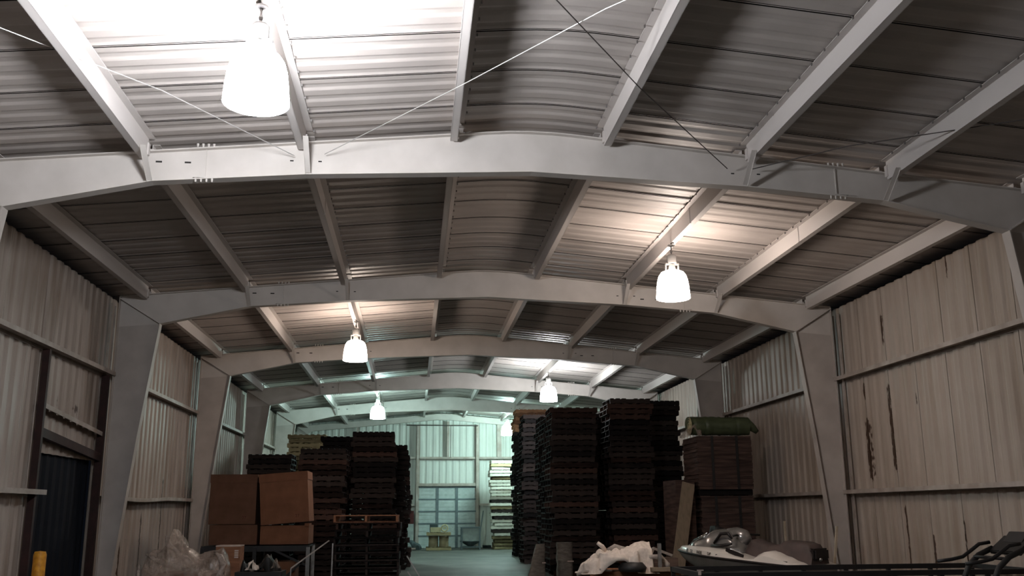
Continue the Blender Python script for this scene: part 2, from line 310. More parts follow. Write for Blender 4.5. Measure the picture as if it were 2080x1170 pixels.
# ------------------------------------------------------------------ portal frames
RB = [(-5.86, 4.86), (-5.07, 5.03), (-4.3, 5.2), (-3.72, 5.27), (-2.6, 5.33), (0, 5.44), (2.6, 5.33), (3.72, 5.27), (4.3, 5.2), (5.07, 5.03), (5.86, 4.86)]
def rafter_bottom(x):
    for (a, za), (b, zb) in zip(RB, RB[1:]):
        if a <= x <= b: return za + (zb-za)*(x-a)/(b-a)
def rt(x): return roof(x) - .14
XO = 6.58
def portal(k, y):
    which = 'first' if k == 1 else ordn(k) if k else 'frame overhead behind'
    end = (k == 6)
    if k == 0: lb = 'white steel portal frame above and just ahead of the camera, out over the top edge'
    elif end: lb = 'shallow white steel end frame against the far corrugated wall'
    else: lb = 'white steel portal frame with tapered columns, %s rafter counted from the camera' % ordn(k)
    root = thing('portal_frame', lb, 'steel frame', (0, y, 0), group='portal frames down the warehouse')
    bm = NB()
    xs = [-5.86, -4.3, -2.6, -1.2, -.5, -.25, 0, .25, .5, 1.2, 2.6, 4.3, 5.86]
    bot = (lambda x: roof(x) - .40) if end else rafter_bottom
    top = [(x, rt(x)) for x in xs]; lo = [(x, bot(x)) for x in reversed(xs)]
    # web with haunches out to the outer flange
    poly = [(-XO, rt(XO))] + top + [(XO, rt(XO)), (XO, 4.80)] + [(p[0], p[1]) for p in lo] + [(-XO, 4.80)]
    prism(bm, poly, -.006, .006)
    for pts in (top, [(x, bot(x)) for x in xs]):
        for a, b in zip(pts, pts[1:]): bar(bm, (a[0], 0, a[1]), (b[0], 0, b[1]), .15, .012)
    for s in (-1, 1):
        bar(bm, (s*5.86, 0, rt(5.86)), (s*XO, 0, rt(XO)), .15, .012)
    obj('rafter', bm, 'steel', root)
    for s in (-1, 1):
        bm = NB()
        inner = [(6.40, 0), (6.33, .55), (6.10, 2.85), (5.86, 4.86)]
        poly = [(s*x, z) for x, z in inner] + [(s*XO, 4.80), (s*XO, 0)]
        prism(bm, poly, -.006, .006)
        for a, b in zip(inner, inner[1:]): bar(bm, (s*a[0], 0, a[1]), (s*b[0], 0, b[1]), .16, .012)
        bar(bm, (s*XO, 0, 0), (s*XO, 0, rt(XO)), .16, .012)
        bar(bm, (s*6.38, 0, .01), (s*6.6, 0, .01), .2, .02)
        obj('column', bm, 'column', root)
        bm = NB(); bar(bm, (s*5.86, -.045, 4.86), (s*XO, -.045, 5.31), .09, .016)
        obj('knee_stiffener', bm, 'steel', root)
        # flange braces from the purlins to the bottom flange
        if not end:
            for n in (1.5, 2.5):
                x = s*n*S
                for sy in (-1, 1):
                    bm = NB(); bar(bm, (x - s*.012, sy*.42, roof(x) - .21), (x - s*.012, sy*.06, bot(x) + .015), .05, .005); bar(bm, (x - s*.04, sy*.435, roof(x) - .21), (x - s*.04, sy*.075, bot(x) + .015), .005, .06)
                    obj('flange_brace', bm, 'steel', root)
            xs_ = s*3.73
            bm = NB(); zb, zt = bot(xs_), rt(xs_)
            box(bm, xs_ - .006, xs_ + .006, -.02, .02, zb, zt); box(bm, xs_ - .12, xs_ + .12, -.078, .078, zb - .018, zb - .006)
            sp = obj('splice_plate', bm, 'steel', root)
            for z0_, z1_ in ((zb - .065, zb - .015), (zt + .01, zt + .05)):
                for xx in (-.09, -.03, .03, .09):
                    bm = NB(); cyl(bm, (xs_ + xx, -.055, z0_), (xs_ + xx, -.055, z1_), .009, 6, r2=.016); obj('bolt', bm, 'steel', sp)
            for dx in ((-.42, -.1) if s < 0 or k > 1 else ()):
                x = s*(3.73 + (.62 if s < 0 else -.1) + dx) if s < 0 else s*(3.3 + dx*.9)
                bm = NB(); box(bm, x - .035, x + .035, -.0085, .0085, 5.44, 5.46); obj('slot_hole', bm, 'dark', root)
            for dx in (-.16, .16):
                x = s*2.61 + dx
                bm = NB(); box(bm, x - .02, x + .02, -.0085, .0085, 5.5, 5.515); obj('slot_hole', bm, 'dark', root)
for k, y in enumerate(YF): portal(k, y if k < 6 else y - .05)

# ------------------------------------------------------------------ purlins and eave struts
def zsec(bm, x, zt, y0, y1, h, fl, side, t=.006, sl=0.):
    zb = zt - h
    box(bm, x - t/2, x + t/2, y0, y1, zb, zt)
    box(bm, *sorted((x, x - side*fl)), y0, y1, zt - t, zt); box(bm, *sorted((x, x + side*fl)), y0, y1, zb, zb + t)
    a = x + side*fl; box(bm, a - t/2, a + t/2, y0, y1, zb, zb + .02)
def bayname(k): return ['in the bay right overhead', 'between the first and second rafters', 'between the second and third rafters', 'between the third and fourth rafters',
                        'between the fourth and fifth rafters', 'from fifth rafter to far wall'][k]
for i, n in enumerate((-3.5, -2.5, -1.5, -.5, .5, 1.5, 2.5, 3.5)):
    x = n*S; sd = 'left' if n < 0 else 'right'
    for k in range(6):
        y0, y1 = YF[k] + .09, YF[k+1] - .09
        bm = NB()
        zt = roof(x) - .004
        zsec(bm, x, zt, y0, y1, .235, .08, -1 if n < 0 else 1)
        # bolted clip at each end and screw tips
        for yy in (y0 + .01, y1 - .01): box(bm, x - .02, x + .02, yy - .03, yy + .03, zt - .2, zt - .06)
        if abs(n) > 3: what = 'eave strut running under the %s roof edge' % sd; nm = 'eave_strut'
        else: what = 'roof purlin, %s %s of the ridge' % (['', 'first', 'second', 'third'][int(abs(n) + .5)], sd); nm = 'roof_purlin'
        o = obj(nm, bm, 'purlin')
        tag(o, 'white steel %s, %s' % (what, bayname(k)), 'purlin', 'roof purlins')
        if abs(n) < 3 and k in (0, 1):
            ys = [YF[k] + 1.9 + .3*abs(n)] if n in (1.5, -1.5, 2.5) else []
            for yy in ys:
                bm = NB(); box(bm, x - .012, x + .012, yy, yy + .035, zt - .24, zt - .005); obj('lap_plate', bm, 'purlin', o)
        if k <= 1 and n in (-1.5, -.5, .5, 1.5, 2.5):       # screw tips through the roof sheet beside the purlin
            bm = NB(); q = y0 + .1; e = .1 if n > 0 else -.085
            while q < y1: box(bm, x - e, x - e + .015, q, q + .015, zt - .03, zt - .004); q += .3048
            o2 = obj('screw_tips', bm, 'bolt', o); o2['kind'] = 'stuff'
# ------------------------------------------------------------------ wall girts, posts
def girt(s, z, y0, y1, label, sag=0., m='girt'):
    bm = NB(); n = 14; x0, x1 = XW - .19, XW - .012
    prof = [(x0, z - .03), (x0 + .006, z - .03), (x0 + .006, z - .006), (x1, z - .006), (x1, z - .05), (x1 + .006, z - .05), (x1 + .006, z), (x0, z)]
    prof = [(x0, z + .035), (x0, z - .035), (x0 + .008, z - .035), (x0 + .008, z - .008), (x1, z - .008), (x1, z - .06), (x1 + .006, z - .06), (x1 + .006, z), (x0 + .008, z), (x0 + .008, z + .035)]
    rings = []
    for i in range(n+1):
        t = i/n; y = y0 + (y1-y0)*t; dz = -sag*math.sin(math.pi*min(1, t*1.6)) if sag else 0
        rings.append([bm.verts.new((s*px, y, pz + dz)) for px, pz in prof])
    for a, b in zip(rings, rings[1:]):
        for j in range(len(prof)): bm.faces.new((a[j], a[(j+1) % len(prof)], b[(j+1) % len(prof)], b[j]))
    bm.faces.new(rings[0]); bm.faces.new(rings[-1][::-1])
    return tag(obj('wall_girt', bm, m), label, 'girt', 'horizontal wall girts')
for s, sd in ((-1, 'left'), (1, 'right')):
    for k in range(6):
        for z, hn in ((1.87, 'lower'), (3.95, 'upper')):
            y0, y1 = YF[k] + .02, YF[k+1] - .02; sag = 0
            if s == -1 and k == 1 and hn == 'lower': y1 = 14.6
            if s == -1 and k == 2 and hn == 'lower': sag = .05
            girt(s, z, y0, y1, 'painted %s girt on the %s wall, %s' % (hn, sd, bayname(k)), sag)
for s, sd in ((-1, 'left'), (1, 'right')):
    for k in range(1, 6):
        bm = NB(); x = s*(XW - .03); box(bm, *sorted((x, x - s*.03)), YF[k] - .14, YF[k] - .1, 0.0, 5.2); box(bm, *sorted((x, x - s*.03)), YF[k] + .1, YF[k] + .14, 0.0, 5.2)
        tag(obj('panel_edge_angle', bm, 'girt'), 'pale upright angle pair edging the %s wall sheets at the %s column' % (sd, ordn(k)), 'angle', 'upright wall angles at the columns')
# framed opening in the left wall
bm = NB(); box(bm, -6.70, -6.60, 14.30, 14.37, 0, 3.90)
tag(obj('door_post', bm, 'redsteel'), 'dark red steel post left of the dark doorway in the left wall', 'post', 'dark red door posts')
bm = NB(); box(bm, -6.70, -6.585, 17.02, 17.10, 0, 3.90)
tag(obj('door_post', bm, 'redsteel'), 'dark red steel post right of the dark doorway beside the second column', 'post', 'dark red door posts')
bm = NB(); bar(bm, (-6.65, 14.37, 2.71), (-6.65, 17.02, 2.50), .08, .13)
tag(obj('door_header', bm, 'redsteel'), 'dark red steel header beam over the dark doorway', 'beam')
bm = NB(); bar(bm, (-6.61, 14.37, 3.09), (-6.61, 17.02, 2.89), .008, .07); bar(bm, (-6.67, 14.37, 3.12), (-6.67, 17.02, 2.92), .12, .008)
tag(obj('short_girt', bm, 'girt'), 'short rust-spotted girt between the two dark red door posts', 'girt')
bm = NB(); pr = [(14.3 + i*.0756, (i % 4 in (1, 2))) for i in range(37)]; prev = None
for t, q in pr:
    v = [bm.verts.new((-6.80 - .03*q, t, z)) for z in (0, 2.46)]
    if prev: bm.faces.new((prev[0], v[0], v[1], prev[1]))
    prev = v
o = obj('door_2', bm, 'navy'); o.modifiers.new('t', 'SOLIDIFY').thickness = .01; struct(o)
# yellow bollard
bm = NB(); lathe(bm, [(0, 0), (.083, 0), (.083, 1.03), (.07, 1.07), (0, 1.08)], 24)
tag(obj('bollard', bm, 'yellow', loc=(-6.34, 14.0, 0), smooth=True, auto=35), 'yellow steel bollard in front of the dark doorway', 'bollard')

# ------------------------------------------------------------------ roof bracing rods
def rod(p, label, m, r=.006):
    bm = NB(); tube(bm, p, r, 6); return tag(obj('brace_rod', bm, m), label, 'brace rod', 'roof bracing rods')
rod([(-2.39, 10.46, 5.56), (-.89, 8.79, 5.70), (.26, 7.32, 5.76), (2.9, 3.9, 5.56)], 'pale diagonal brace rod crossing under the ridge up to the right', 'wire', .005)
rod([(2.35, 10.46, 5.53), (.88, 8.68, 5.68), (-.18, 7.2, 5.75), (-2.7, 3.9, 5.56)], 'dark diagonal brace rod crossing under the ridge up to the left', 'wiredark')
rod([(-2.73, 10.46, 5.53), (-3.82, 8.92, 5.58), (-4.9, 7.35, 5.45), (-6.3, 5.3, 5.3)], 'pale brace rod running up to the top left corner', 'wire', .005)
rod([(2.65, 10.46, 5.53), (3.51, 9.72, 5.56), (6.3, 7.3, 5.3)], 'dark brace rod running off to the right roof edge', 'wiredark')

# ------------------------------------------------------------------ lamps
def lamp(i, x, y, col, st):
    labs = ['blazing white high-bay lamp hanging nearest, at the top left', 'high-bay lamp with a warm glow hanging between the first and second rafters, right side',
            'small warm high-bay lamp hanging below the third rafter, left side', 'bright high-bay lamp hanging just above the dark pallet stacks',
            'greenish white high-bay lamp hanging above the left pallet stacks', 'small glowing lamp farthest away, beside the tall stack at the far wall']
    zt = roof(x) - .245
    t = thing('high_bay_lamp', labs[i], 'lamp', (x, y, 0), group='high-bay lamps')
    bm = NB(); lathe(bm, [(0, 0), (.055, 0), (.055, .015), (.012, .03), (0, .03)], 20, cz=zt - .045); cyl(bm, (0, 0, zt - .02), (0, 0, zt), .012, 8); obj('hanger_plate', bm, 'bolt', t)
    bm = NB(); cyl(bm, (0, 0, zt - .17), (0, 0, zt - .04), .011, 8); lathe(bm, [(.016, 0), (.02, .02), (.012, .045)], 12, cz=zt - .15); obj('hook', bm, 'bolt', t)
    bm = NB(); lathe(bm, [(0, 0), (.07, 0), (.075, .01), (.075, .12), (.06, .14), (0, .14)], 24, cz=zt - .33); obj('ballast_housing', bm, 'housing', t, smooth=True, auto=35)
    bm = NB(); box(bm, -.105, .105, -.03, .03, zt - .345, zt - .325); box(bm, -.105, -.09, -.02, .02, zt - .42, zt - .33); box(bm, .09, .105, -.02, .02, zt - .42, zt - .33); obj('yoke', bm, 'housing', t)
    bm = NB(); lathe(bm, [(.0, .09), (.045, .09), (.05, .05), (.06, 0), (0, 0)], 20, cz=zt - .43); obj('collar', bm, 'housing', t, smooth=True, auto=35)
    b = zt - .88
    pr = [(.06, .44), (.12, .432), (.175, .405), (.212, .35), (.236, .26), (.25, .15), (.257, .05), (.26, .0), (.25, -.005)]
    bm = NB(); lathe(bm, pr + [(.235, .05), (.225, .15), (.20, .28), (.15, .38), (.05, .42)], 32, cz=b)
    em = emit('glowing_shade_%d' % i, col, st)
    obj('glowing_shade', bm, em, t, smooth=True)
for i, a in enumerate(LAMPS): lamp(i, *a)

# ------------------------------------------------------------------ far wall: door, posts, girts
YD = YEND - .12
def far_end():
    o = bpy.data.objects.new('door_1', None); COL.objects.link(o); o.location = (.18, YD, 0); struct(o)
    w = 2.62; rows = 5; h = 2.66/rows
    for r_ in range(rows):
        bm = NB()
        z0 = r_*h
        for c in range(3):
            a = -w/2 + c*w/3
            for q in range(3): box(bm, a + .0, a + w/3, -.012, .012, z0 + q*h/3 + .006, z0 + (q+1)*h/3 - .002)
        obj('door_section', bm, 'door', o)
        bm = NB(); box(bm, -w/2, w/2, -.03, -.012, z0 + h - .045, z0 + h + .02); obj('section_rail', bm, 'doorframe', o)
    for c in (1, 2):
        bm = NB(); a = -w/2 + c*w/3; box(bm, a - .06, a + .06, -.04, -.012, 0, 2.66); obj('stile', bm, 'doorframe', o)
    for s, nm in ((-1.16, 'left'), (1.54, 'right')):
        bm = NB(); box(bm, s - .05, s + .05, YEND - .3, YEND - .12, 0, 5.45); box(bm, s - .09, s + .09, YEND - .14, YEND - .12, 0, 5.45)
        tag(obj('door_jamb_post', bm, 'girt'), 'tall pale jamb post on the %s of the far sectional door' % nm, 'post', 'posts of the far wall')
    for x, z0, z1, lb in ((.2, 3.98, 5.6, 'short middle post above the far door'), (2.55, 3.98, 5.5, 'wide pale post right of the far door, above the upper girt'), (-3.9, 0, 5.4, 'post on the far wall behind the left pallet stacks'), (4.1, 0, 5.3, 'post on the far wall behind the right pallet stacks')):
        bm = NB(); w_ = .1 if x == 2.55 else .05; box(bm, x - w_, x + w_, YEND - .26, YEND - .08, z0, z1); tag(obj('end_wall_post', bm, 'girt'), lb, 'post', 'posts of the far wall')
    for x0, x1, z, lb in ((-6.5, -1.26, 3.95, 'upper girt left of the far door posts'), (-1.06, 1.44, 3.95, 'upper girt between the far door posts'), (1.64, 6.5, 3.95, 'upper girt right of the far door posts'),
                          (-6.5, -1.26, 1.87, 'lower girt left of the far door'), (1.64, 6.5, 1.87, 'lower girt right of the far door')):
        bm = NB(); box(bm, x0, x1, YEND - .22, YEND - .05, z - .01, z); box(bm, x0, x1, YEND - .225, YEND - .215, z - .04, z + .05); tag(obj('end_wall_girt', bm, 'girt'), 'pale steel ' + lb, 'girt', 'girts of the far wall')
    bm = NB(); box(bm, -1.10, 1.48, YEND - .25, YEND - .12, 2.70, 2.82); tag(obj('door_head_beam', bm, 'girt'), 'pale head beam right above the far sectional door', 'beam')
    bm = NB(); cyl(bm, (-1.7, YEND - .33, 5.42), (1.56, YEND - .33, 5.40), .022, 8); tag(obj('door_shaft', bm, 'wiredark'), 'thin dark shaft across the far wall above the door', 'shaft')
    bm = NB(); cyl(bm, (.32, YEND - .34, 3.96), (.32, YEND - .34, 5.42), .016, 8); tag(obj('chain_hoist', bm, 'wiredark'), 'thin dark chain hanging down the far wall from the shaft', 'chain')
far_end()

# ------------------------------------------------------------------ pallets
def pallet_mesh(L_=1.2, W=1.0, nt=7, seed=0, miss=(), ins=0.):
    rnd = random.Random(seed); bm = NB()
    for y in (-W/2 + .022, 0, W/2 - .022): box(bm, -L_/2, L_/2, y - .02, y + .02, .018, .118)
    for i in range(nt):
        if i in miss: continue
        w = rnd.choice((.09, .1, .13)); x = -L_/2 + .055 + (L_ - .11)*i/(nt-1) ; x = max(-L_/2 + w/2, min(L_/2 - w/2, x))
        box(bm, x - w/2, x + w/2, -W/2 + ins - rnd.uniform(0, .012), W/2 + rnd.uniform(0, .012), .118, .136)
    for i in range(4):
        x = -L_/2 + .06 + (L_ - .12)*i/3; box(bm, x - .05, x + .05, -W/2 + ins, W/2, 0, .018)
    me = bpy.data.meshes.new('pallet'); bmesh.ops.recalc_face_normals(bm, faces=bm.faces); bm.to_mesh(me); bm.free(); return me
PM = [pallet_mesh(1.2, 1.0, 7, 1), pallet_mesh(1.14, 1.02, 8, 2), pallet_mesh(1.22, 1.06, 6, 3), pallet_mesh(1.06, 1.0, 7, 4, miss=(3,)), pallet_mesh(1.0, 1.0, 7, 5), pallet_mesh(.98, 1.0, 7, 6, ins=.12), pallet_mesh(.88, 1.0, 7, 7, ins=.15)]
PMM = {}
def pmesh(i, m):
    if (i, m) not in PMM:
        me = PM[i].copy(); me.materials.append(MT[m]); PMM[(i, m)] = me
    return PMM[(i, m)]
HID = NB()
def stack(x, y, n, label, mats, vis=None, jit=.03, kinds=(0, 1, 2, 3), group=None, rot=2.0, pitch=.1375, seed=0, lean=(0, 0)):
    """x = centre, y = front face, n pallets; the lowest (n-vis) stand behind other things"""
    rnd = random.Random(seed*91 + 5); vis = n if vis is None else vis; out = []
    ox = oy = 0
    for k in range(n):
        if k % 6 == 0: ox, oy = rnd.uniform(-jit, jit), rnd.uniform(-jit, jit)*.6
        i = rnd.choice(kinds); cx = x + ox + rnd.uniform(-jit, jit)*.8 + lean[0]*k/n; cy = y + .55 + oy + rnd.uniform(-jit, jit)*.5 + lean[1]*k/n; rz = R(rnd.uniform(-rot, rot)); z = k*pitch
        mm = rnd.choice(mats) if not callable(mats) else mats(k, n, rnd)
        if k < n - vis:
            v0 = len(HID.verts); HID.from_mesh(PM[i]); HID.verts.ensure_lookup_table()
            bmesh.ops.transform(HID, matrix=Matrix.Translation((cx, cy, z)) @ Matrix.Rotation(rz, 4, 'Z'), verts=HID.verts[v0:]); continue
        o = bpy.data.objects.new('wooden_pallet', pmesh(i, mm)); COL.objects.link(o); o.location = (cx, cy, z); o.rotation_euler = (0, 0, rz)
        p = n - k
        pos = 'topmost' if p == 1 else 'bottom' if k == 0 else '%s from the top' % ordn(p)
        tag(o, 'pallet in the %s, %s' % (label, pos), 'pallet', group or 'pallets in the ' + label); out.append(o)
    return out
dk = ['pallet', 'pallet', 'pallet', 'pallet_red']
rd = ['pallet', 'pallet_red', 'pallet_red']
def whitem(k, n, r): return 'pallet' if r.random() < .22 else 'pallet_pale' if k < 4 or (k < 9 and r.random() < .5) else 'pallet_new' if r.random() < .7 else 'pallet_pale'  # dark pallets mixed in stand for the shaded gaps between boards
stack(-3.64, 25.0, 23, 'reddish brown stack right behind the cartons', rd, vis=18, seed=1)
stack(-2.40, 26.5, 27, 'tall dark stack behind the low front stack', dk, vis=20, seed=2)
stack(-1.98, 29.0, 23, 'ragged dark stack left of the far door', dk, vis=23, seed=3, kinds=(1, 3, 4), jit=.05)
stack(-3.40, 28.2, 27, 'dark stack showing between the two left stacks', dk, vis=20, seed=4)
stack(-4.72, 31.0, 29, 'pale yellowish stack farthest back on the left', ['pallet_pale'], vis=10, seed=5, kinds=(0, 1))
stack(-5.30, 27.5, 23, 'low dark stack against the left wall', dk, vis=6, seed=6, kinds=(0, 2))
stack(2.56, 41.5, 27, 'bright stack at the far wall', whitem, seed=7, kinds=(5, 5, 6), jit=.07, lean=(-.12, 0))
def r1m(k, n, r): return 'pallet_or' if k > n - 7 else 'pallet_dark'
stack(2.86, 35.0, 38, 'very tall stack topped with orange pallets', r1m, seed=8, lean=(.08, 0))
stack(2.62, 30.0, 33, 'dark stack in the middle of the right row', ['pallet_dark', 'pallet_dark', 'pallet'], seed=9)
stack(2.66, 24.0, 30, 'front left stack of the right dark row', dk, seed=10, jit=.025)
def r3m(k, n, r): return 'pallet' if k < n - 5 else 'pallet'
stack(4.22, 24.3, 32, 'front stack topped highest above the dark row', dk, seed=11, jit=.025)
stack(5.42, 26.0, 33, 'dark stack behind the olive roll', dk, vis=18, seed=12)
stack(2.70, 25.3, 29, 'second dark stack of the right row', ['pallet_dark', 'pallet'], vis=26, seed=13)
for q in ((-2.12, 27.75, 24), (-3.7, 26.4, 21), (-2.1, 30.4, 21), (4.08, 25.75, 29), (3.45, 28.1, 30), (2.75, 26.7, 29), (2.75, 31.4, 31), (4.1, 30.6, 30)): stack(q[0], q[1], q[2], 'rear', dk, vis=0, seed=int(q[1]*10), jit=.05, pitch=.1435, kinds=(0, 1, 2))
bmesh.ops.recalc_face_normals(HID, faces=HID.faces)
o = obj('wooden_pallets', HID, 'pallet'); tag(o, 'dark pallets at the back of the rows, mostly hidden behind the nearer stacks', 'pallets', kind='stuff')
# low front stack: near enough to show boards, stringers and a lighter top pallet
def near_pallet(label, loc, rz, m, group, L_=1.2, W=1.0, turn=False):
    t = thing('wooden_pallet', label, 'pallet', loc, rz + (R(90) if turn else 0), group)
    for y in (-W/2 + .022, 0, W/2 - .022):
        bm = NB(); box(bm, -L_/2, L_/2, y - .02, y + .02, .018, .118); obj('stringer', bm, m, t)
    for i in range(7):
        x = -L_/2 + .055 + (L_ - .11)*i/6; bm = NB(); box(bm, x - .05, x + .05, -W/2, W/2, .118, .136); obj('deck_board', bm, m, t)
    for i in range(3):
        x = -L_/2 + .06 + (L_ - .12)*i/2; bm = NB(); box(bm, x - .05, x + .05, -W/2, W/2, 0, .018); obj('bottom_board', bm, m, t)
    return t
rnd = random.Random(5)
for k in range(11):
    p = 11 - k; pos = 'topmost' if p == 1 else 'bottom' if k == 0 else ordn(p) + ' from the top'
    near_pallet('%s pallet of the low front stack, %s' % ('lighter brown' if p == 1 else 'dark wooden', pos), (-2.16 + rnd.uniform(-.03, .03) + (-.06 if p == 1 else 0) , 19.05 + rnd.uniform(-.03, .03), k*.1375), R(rnd.uniform(-1.5, 1.5)),
                'pallet_or' if p == 1 else ('pallet_red' if p == 2 else 'pallet'), 'pallets of the low front stack', L_=1.0, W=1.2, turn=True)

# ------------------------------------------------------------------ cartons on the rack, left
def text(parent, s, loc, size, m, rot=(R(90), 0, 0), name='printed_mark', ext=.0015):
    cu = bpy.data.curves.new(name, 'FONT'); cu.body = s; cu.size = size; cu.extrude = ext; cu.align_x = 'CENTER'; cu.align_y = 'CENTER'
    tmp = bpy.data.objects.new(name, cu); COL.objects.link(tmp); dg = bpy.context.evaluated_depsgraph_get()
    me = bpy.data.meshes.new_from_object(tmp.evaluated_get(dg)); bpy.data.objects.remove(tmp)
    me.materials.clear(); me.materials.append(MT[m]); o = bpy.data.objects.new(name, me); COL.objects.link(o); o.location = loc; o.rotation_euler = rot; o.parent = parent; return o
def carton(label, loc, w, d, h, m, rot=(0, 0, 0), mark=None, group=None, lid=True):
    t = thing('carton', label, 'carton', loc, 0, group); t.rotation_euler = rot
    bm = NB(); box(bm, 0, w, 0, d, 0, h, bev=.006); obj('box_body', bm, m, t)
    if lid:
        bm = NB(); box(bm, -.008, w + .008, -.008, d + .008, h - .16, h + .006, bev=.004); obj('lid', bm, m, t)
    if mark: text(t, mark, (w*.76, -.003, h*.13), .085, 'print')
    return t
ZB = .93
carton('darker large cardboard carton on the rack, beside the left column', (-5.36, 20.0, 1.345), .91, .95, .97, 'carddark', mark='27', group='large cartons on the rack')
carton('large tilted cardboard carton on the rack, right of the pair', (-4.33, 19.95, 1.32), .95, .95, .99, 'card', rot=(0, R(-4.6), 0), mark='27', group='large cartons on the rack')
carton('flat cardboard tray under the darker carton', (-5.33, 20.0, ZB + .02), .93, .95, .385, 'carddark', group='trays under the cartons', lid=False)
carton('flat cardboard tray crushed under the tilted carton', (-4.34, 20.0, ZB + .02), .95, .95, .365, 'card', group='trays under the cartons', lid=False)
bm = NB(); box(bm, -3.47, -3.38, 19.95, 20.4, 1.30, 1.355); tag(obj('carton_flap', bm, 'card'), 'loose brown flap sticking out under the tilted carton', 'flap')
def rack():
    t = thing('pallet_rack', 'dark steel pallet rack carrying the cartons', 'rack', (-4.4, 20.4, 0))
    for x in (-1.02, -.01, 1.02):
        for y in (-.48, .5):
            bm = NB(); top = .9
            if abs(x) < .5 and y < 0: y = -.52
            box(bm, x - .035, x + .035, y - .03, y + .03, 0, top); obj('upright', bm, 'black' if x < .9 else 'greysteel', t)
    for y in (-.46, .5):
        bm = NB(); box(bm, -1.05, 1.05, y - .025, y + .025, .82, .93); obj('beam', bm, 'black', t)
    bm = NB(); box(bm, -1.02, 1.02, -.44, .48, .90, .93); obj('shelf', bm, 'black', t)
    for a, b in (((.35, .85), (1.0, .55)), ((.35, .1), (1.0, .7)), ((-.65, .85), (-.05, .45)), ((-.65, .1), (-.05, .6))):
        bm = NB(); bar(bm, (a[0], -.5, a[1]), (b[0], -.5, b[1]), .012, .04); obj('diagonal_brace', bm, 'black', t)
rack()
carton('lower cardboard carton on the floor inside the rack', (-4.25, 20.0, 0), .62, .7, .62, 'card', lid=False)
t = thing('carton', 'narrow orange-brown carton with white labels standing before the rack', 'carton', (-4.60, 17.0, 0))
bm = NB(); box(bm, 0, .40, 0, .4, 0, 1.03, bev=.006); obj('box_body', bm, 'pallet_or', t)
for q in range(4): 
    bm = NB(); box(bm, .31, .375, -.004, 0, .83 + q*.035, .855 + q*.035); obj('white_label', bm, 'label', t)
bm = NB(); box(bm, -.002, .402, -.003, .403, 1.015, 1.034); obj('top_flap', bm, 'label', t)
# leaning bars round the low stack
for p, q, lb in (((-3.42, 17.6, .62), (-2.82, 18.1, 1.07), 'pale metal bar slanting beside the low front stack'), ((-2.75, 17.95, 0), (-2.75, 18.05, 1.02), 'thin upright metal bar left of the low front stack'),
                 ((-1.42, 18.5, .77), (-.92, 18.2, .01), 'pale bar slanting to the floor right of the low front stack'), ((-1.40, 18.3, .50), (-1.06, 18.1, .01), 'shorter bar slanting to the floor right of the low front stack')):
    bm = NB(); bar(bm, p, q, .012, .022)
    if 'slanting beside' in lb: bar(bm, (-3.42, 17.6, .62), (-3.42, 17.55, 0), .012, .02)
    tag(obj('metal_bar', bm, 'greysteel'), lb, 'bar')

# ------------------------------------------------------------------ crumpled shapes
def crumple(name, loc, sx, sy, hf, m, seed=0, amp=.05, fr=5., nx=46, ny=26, rz=0, parent=None, thick=.0, zmin=0.):
    """closed crumpled hump: hf(u, v) gives height for u, v in -1..1"""
    bm = NB(); g = []
    for j in range(ny+1):
        row = []
        for i in range(nx+1):
            u, v = -1 + 2*i/nx, -1 + 2*j/ny
            e = max(0, 1 - (u*u*.85 + v*v*.85)**3)
            x, y = u*sx, v*sy; h = hf(u, v)
            q = Vector((x*fr + seed*7.3, y*fr, h*fr)); n1 = noise.noise(q); n2 = abs(noise.noise(q*.6 + Vector((3, 9, 1)))); n3 = noise.noise(q*2.3)
            z = h*min(1, e*2.2) + amp*(n1*.6 - n2*1.2 + n3*.35)*e + (amp*.5)*e
            row.append(bm.verts.new((x + amp*.8*noise.noise(q + Vector((5, 0, 0))), y + amp*.8*noise.noise(q + Vector((0, 5, 0))), max(zmin, z))))
        g.append(row)
    for j in range(ny):
        for i in range(nx): bm.faces.new((g[j][i], g[j][i+1], g[j+1][i+1], g[j+1][i]))
    o = obj(name, bm, m, parent, smooth=True, auto=50); o.location = loc; o.rotation_euler = (0, 0, rz)
    md = o.modifiers.new('t', 'SOLIDIFY'); md.thickness = .006 if not thick else thick
    return o
def pl(pts):
    def f(u):
        for (a, za), (b, zb) in zip(pts, pts[1:]):
            if a <= u <= b: 
                t = (u-a)/(b-a); t = t*t*(3-2*t); return za + (zb-za)*t
        return pts[0][1] if u < pts[0][0] else pts[-1][1]
    return f
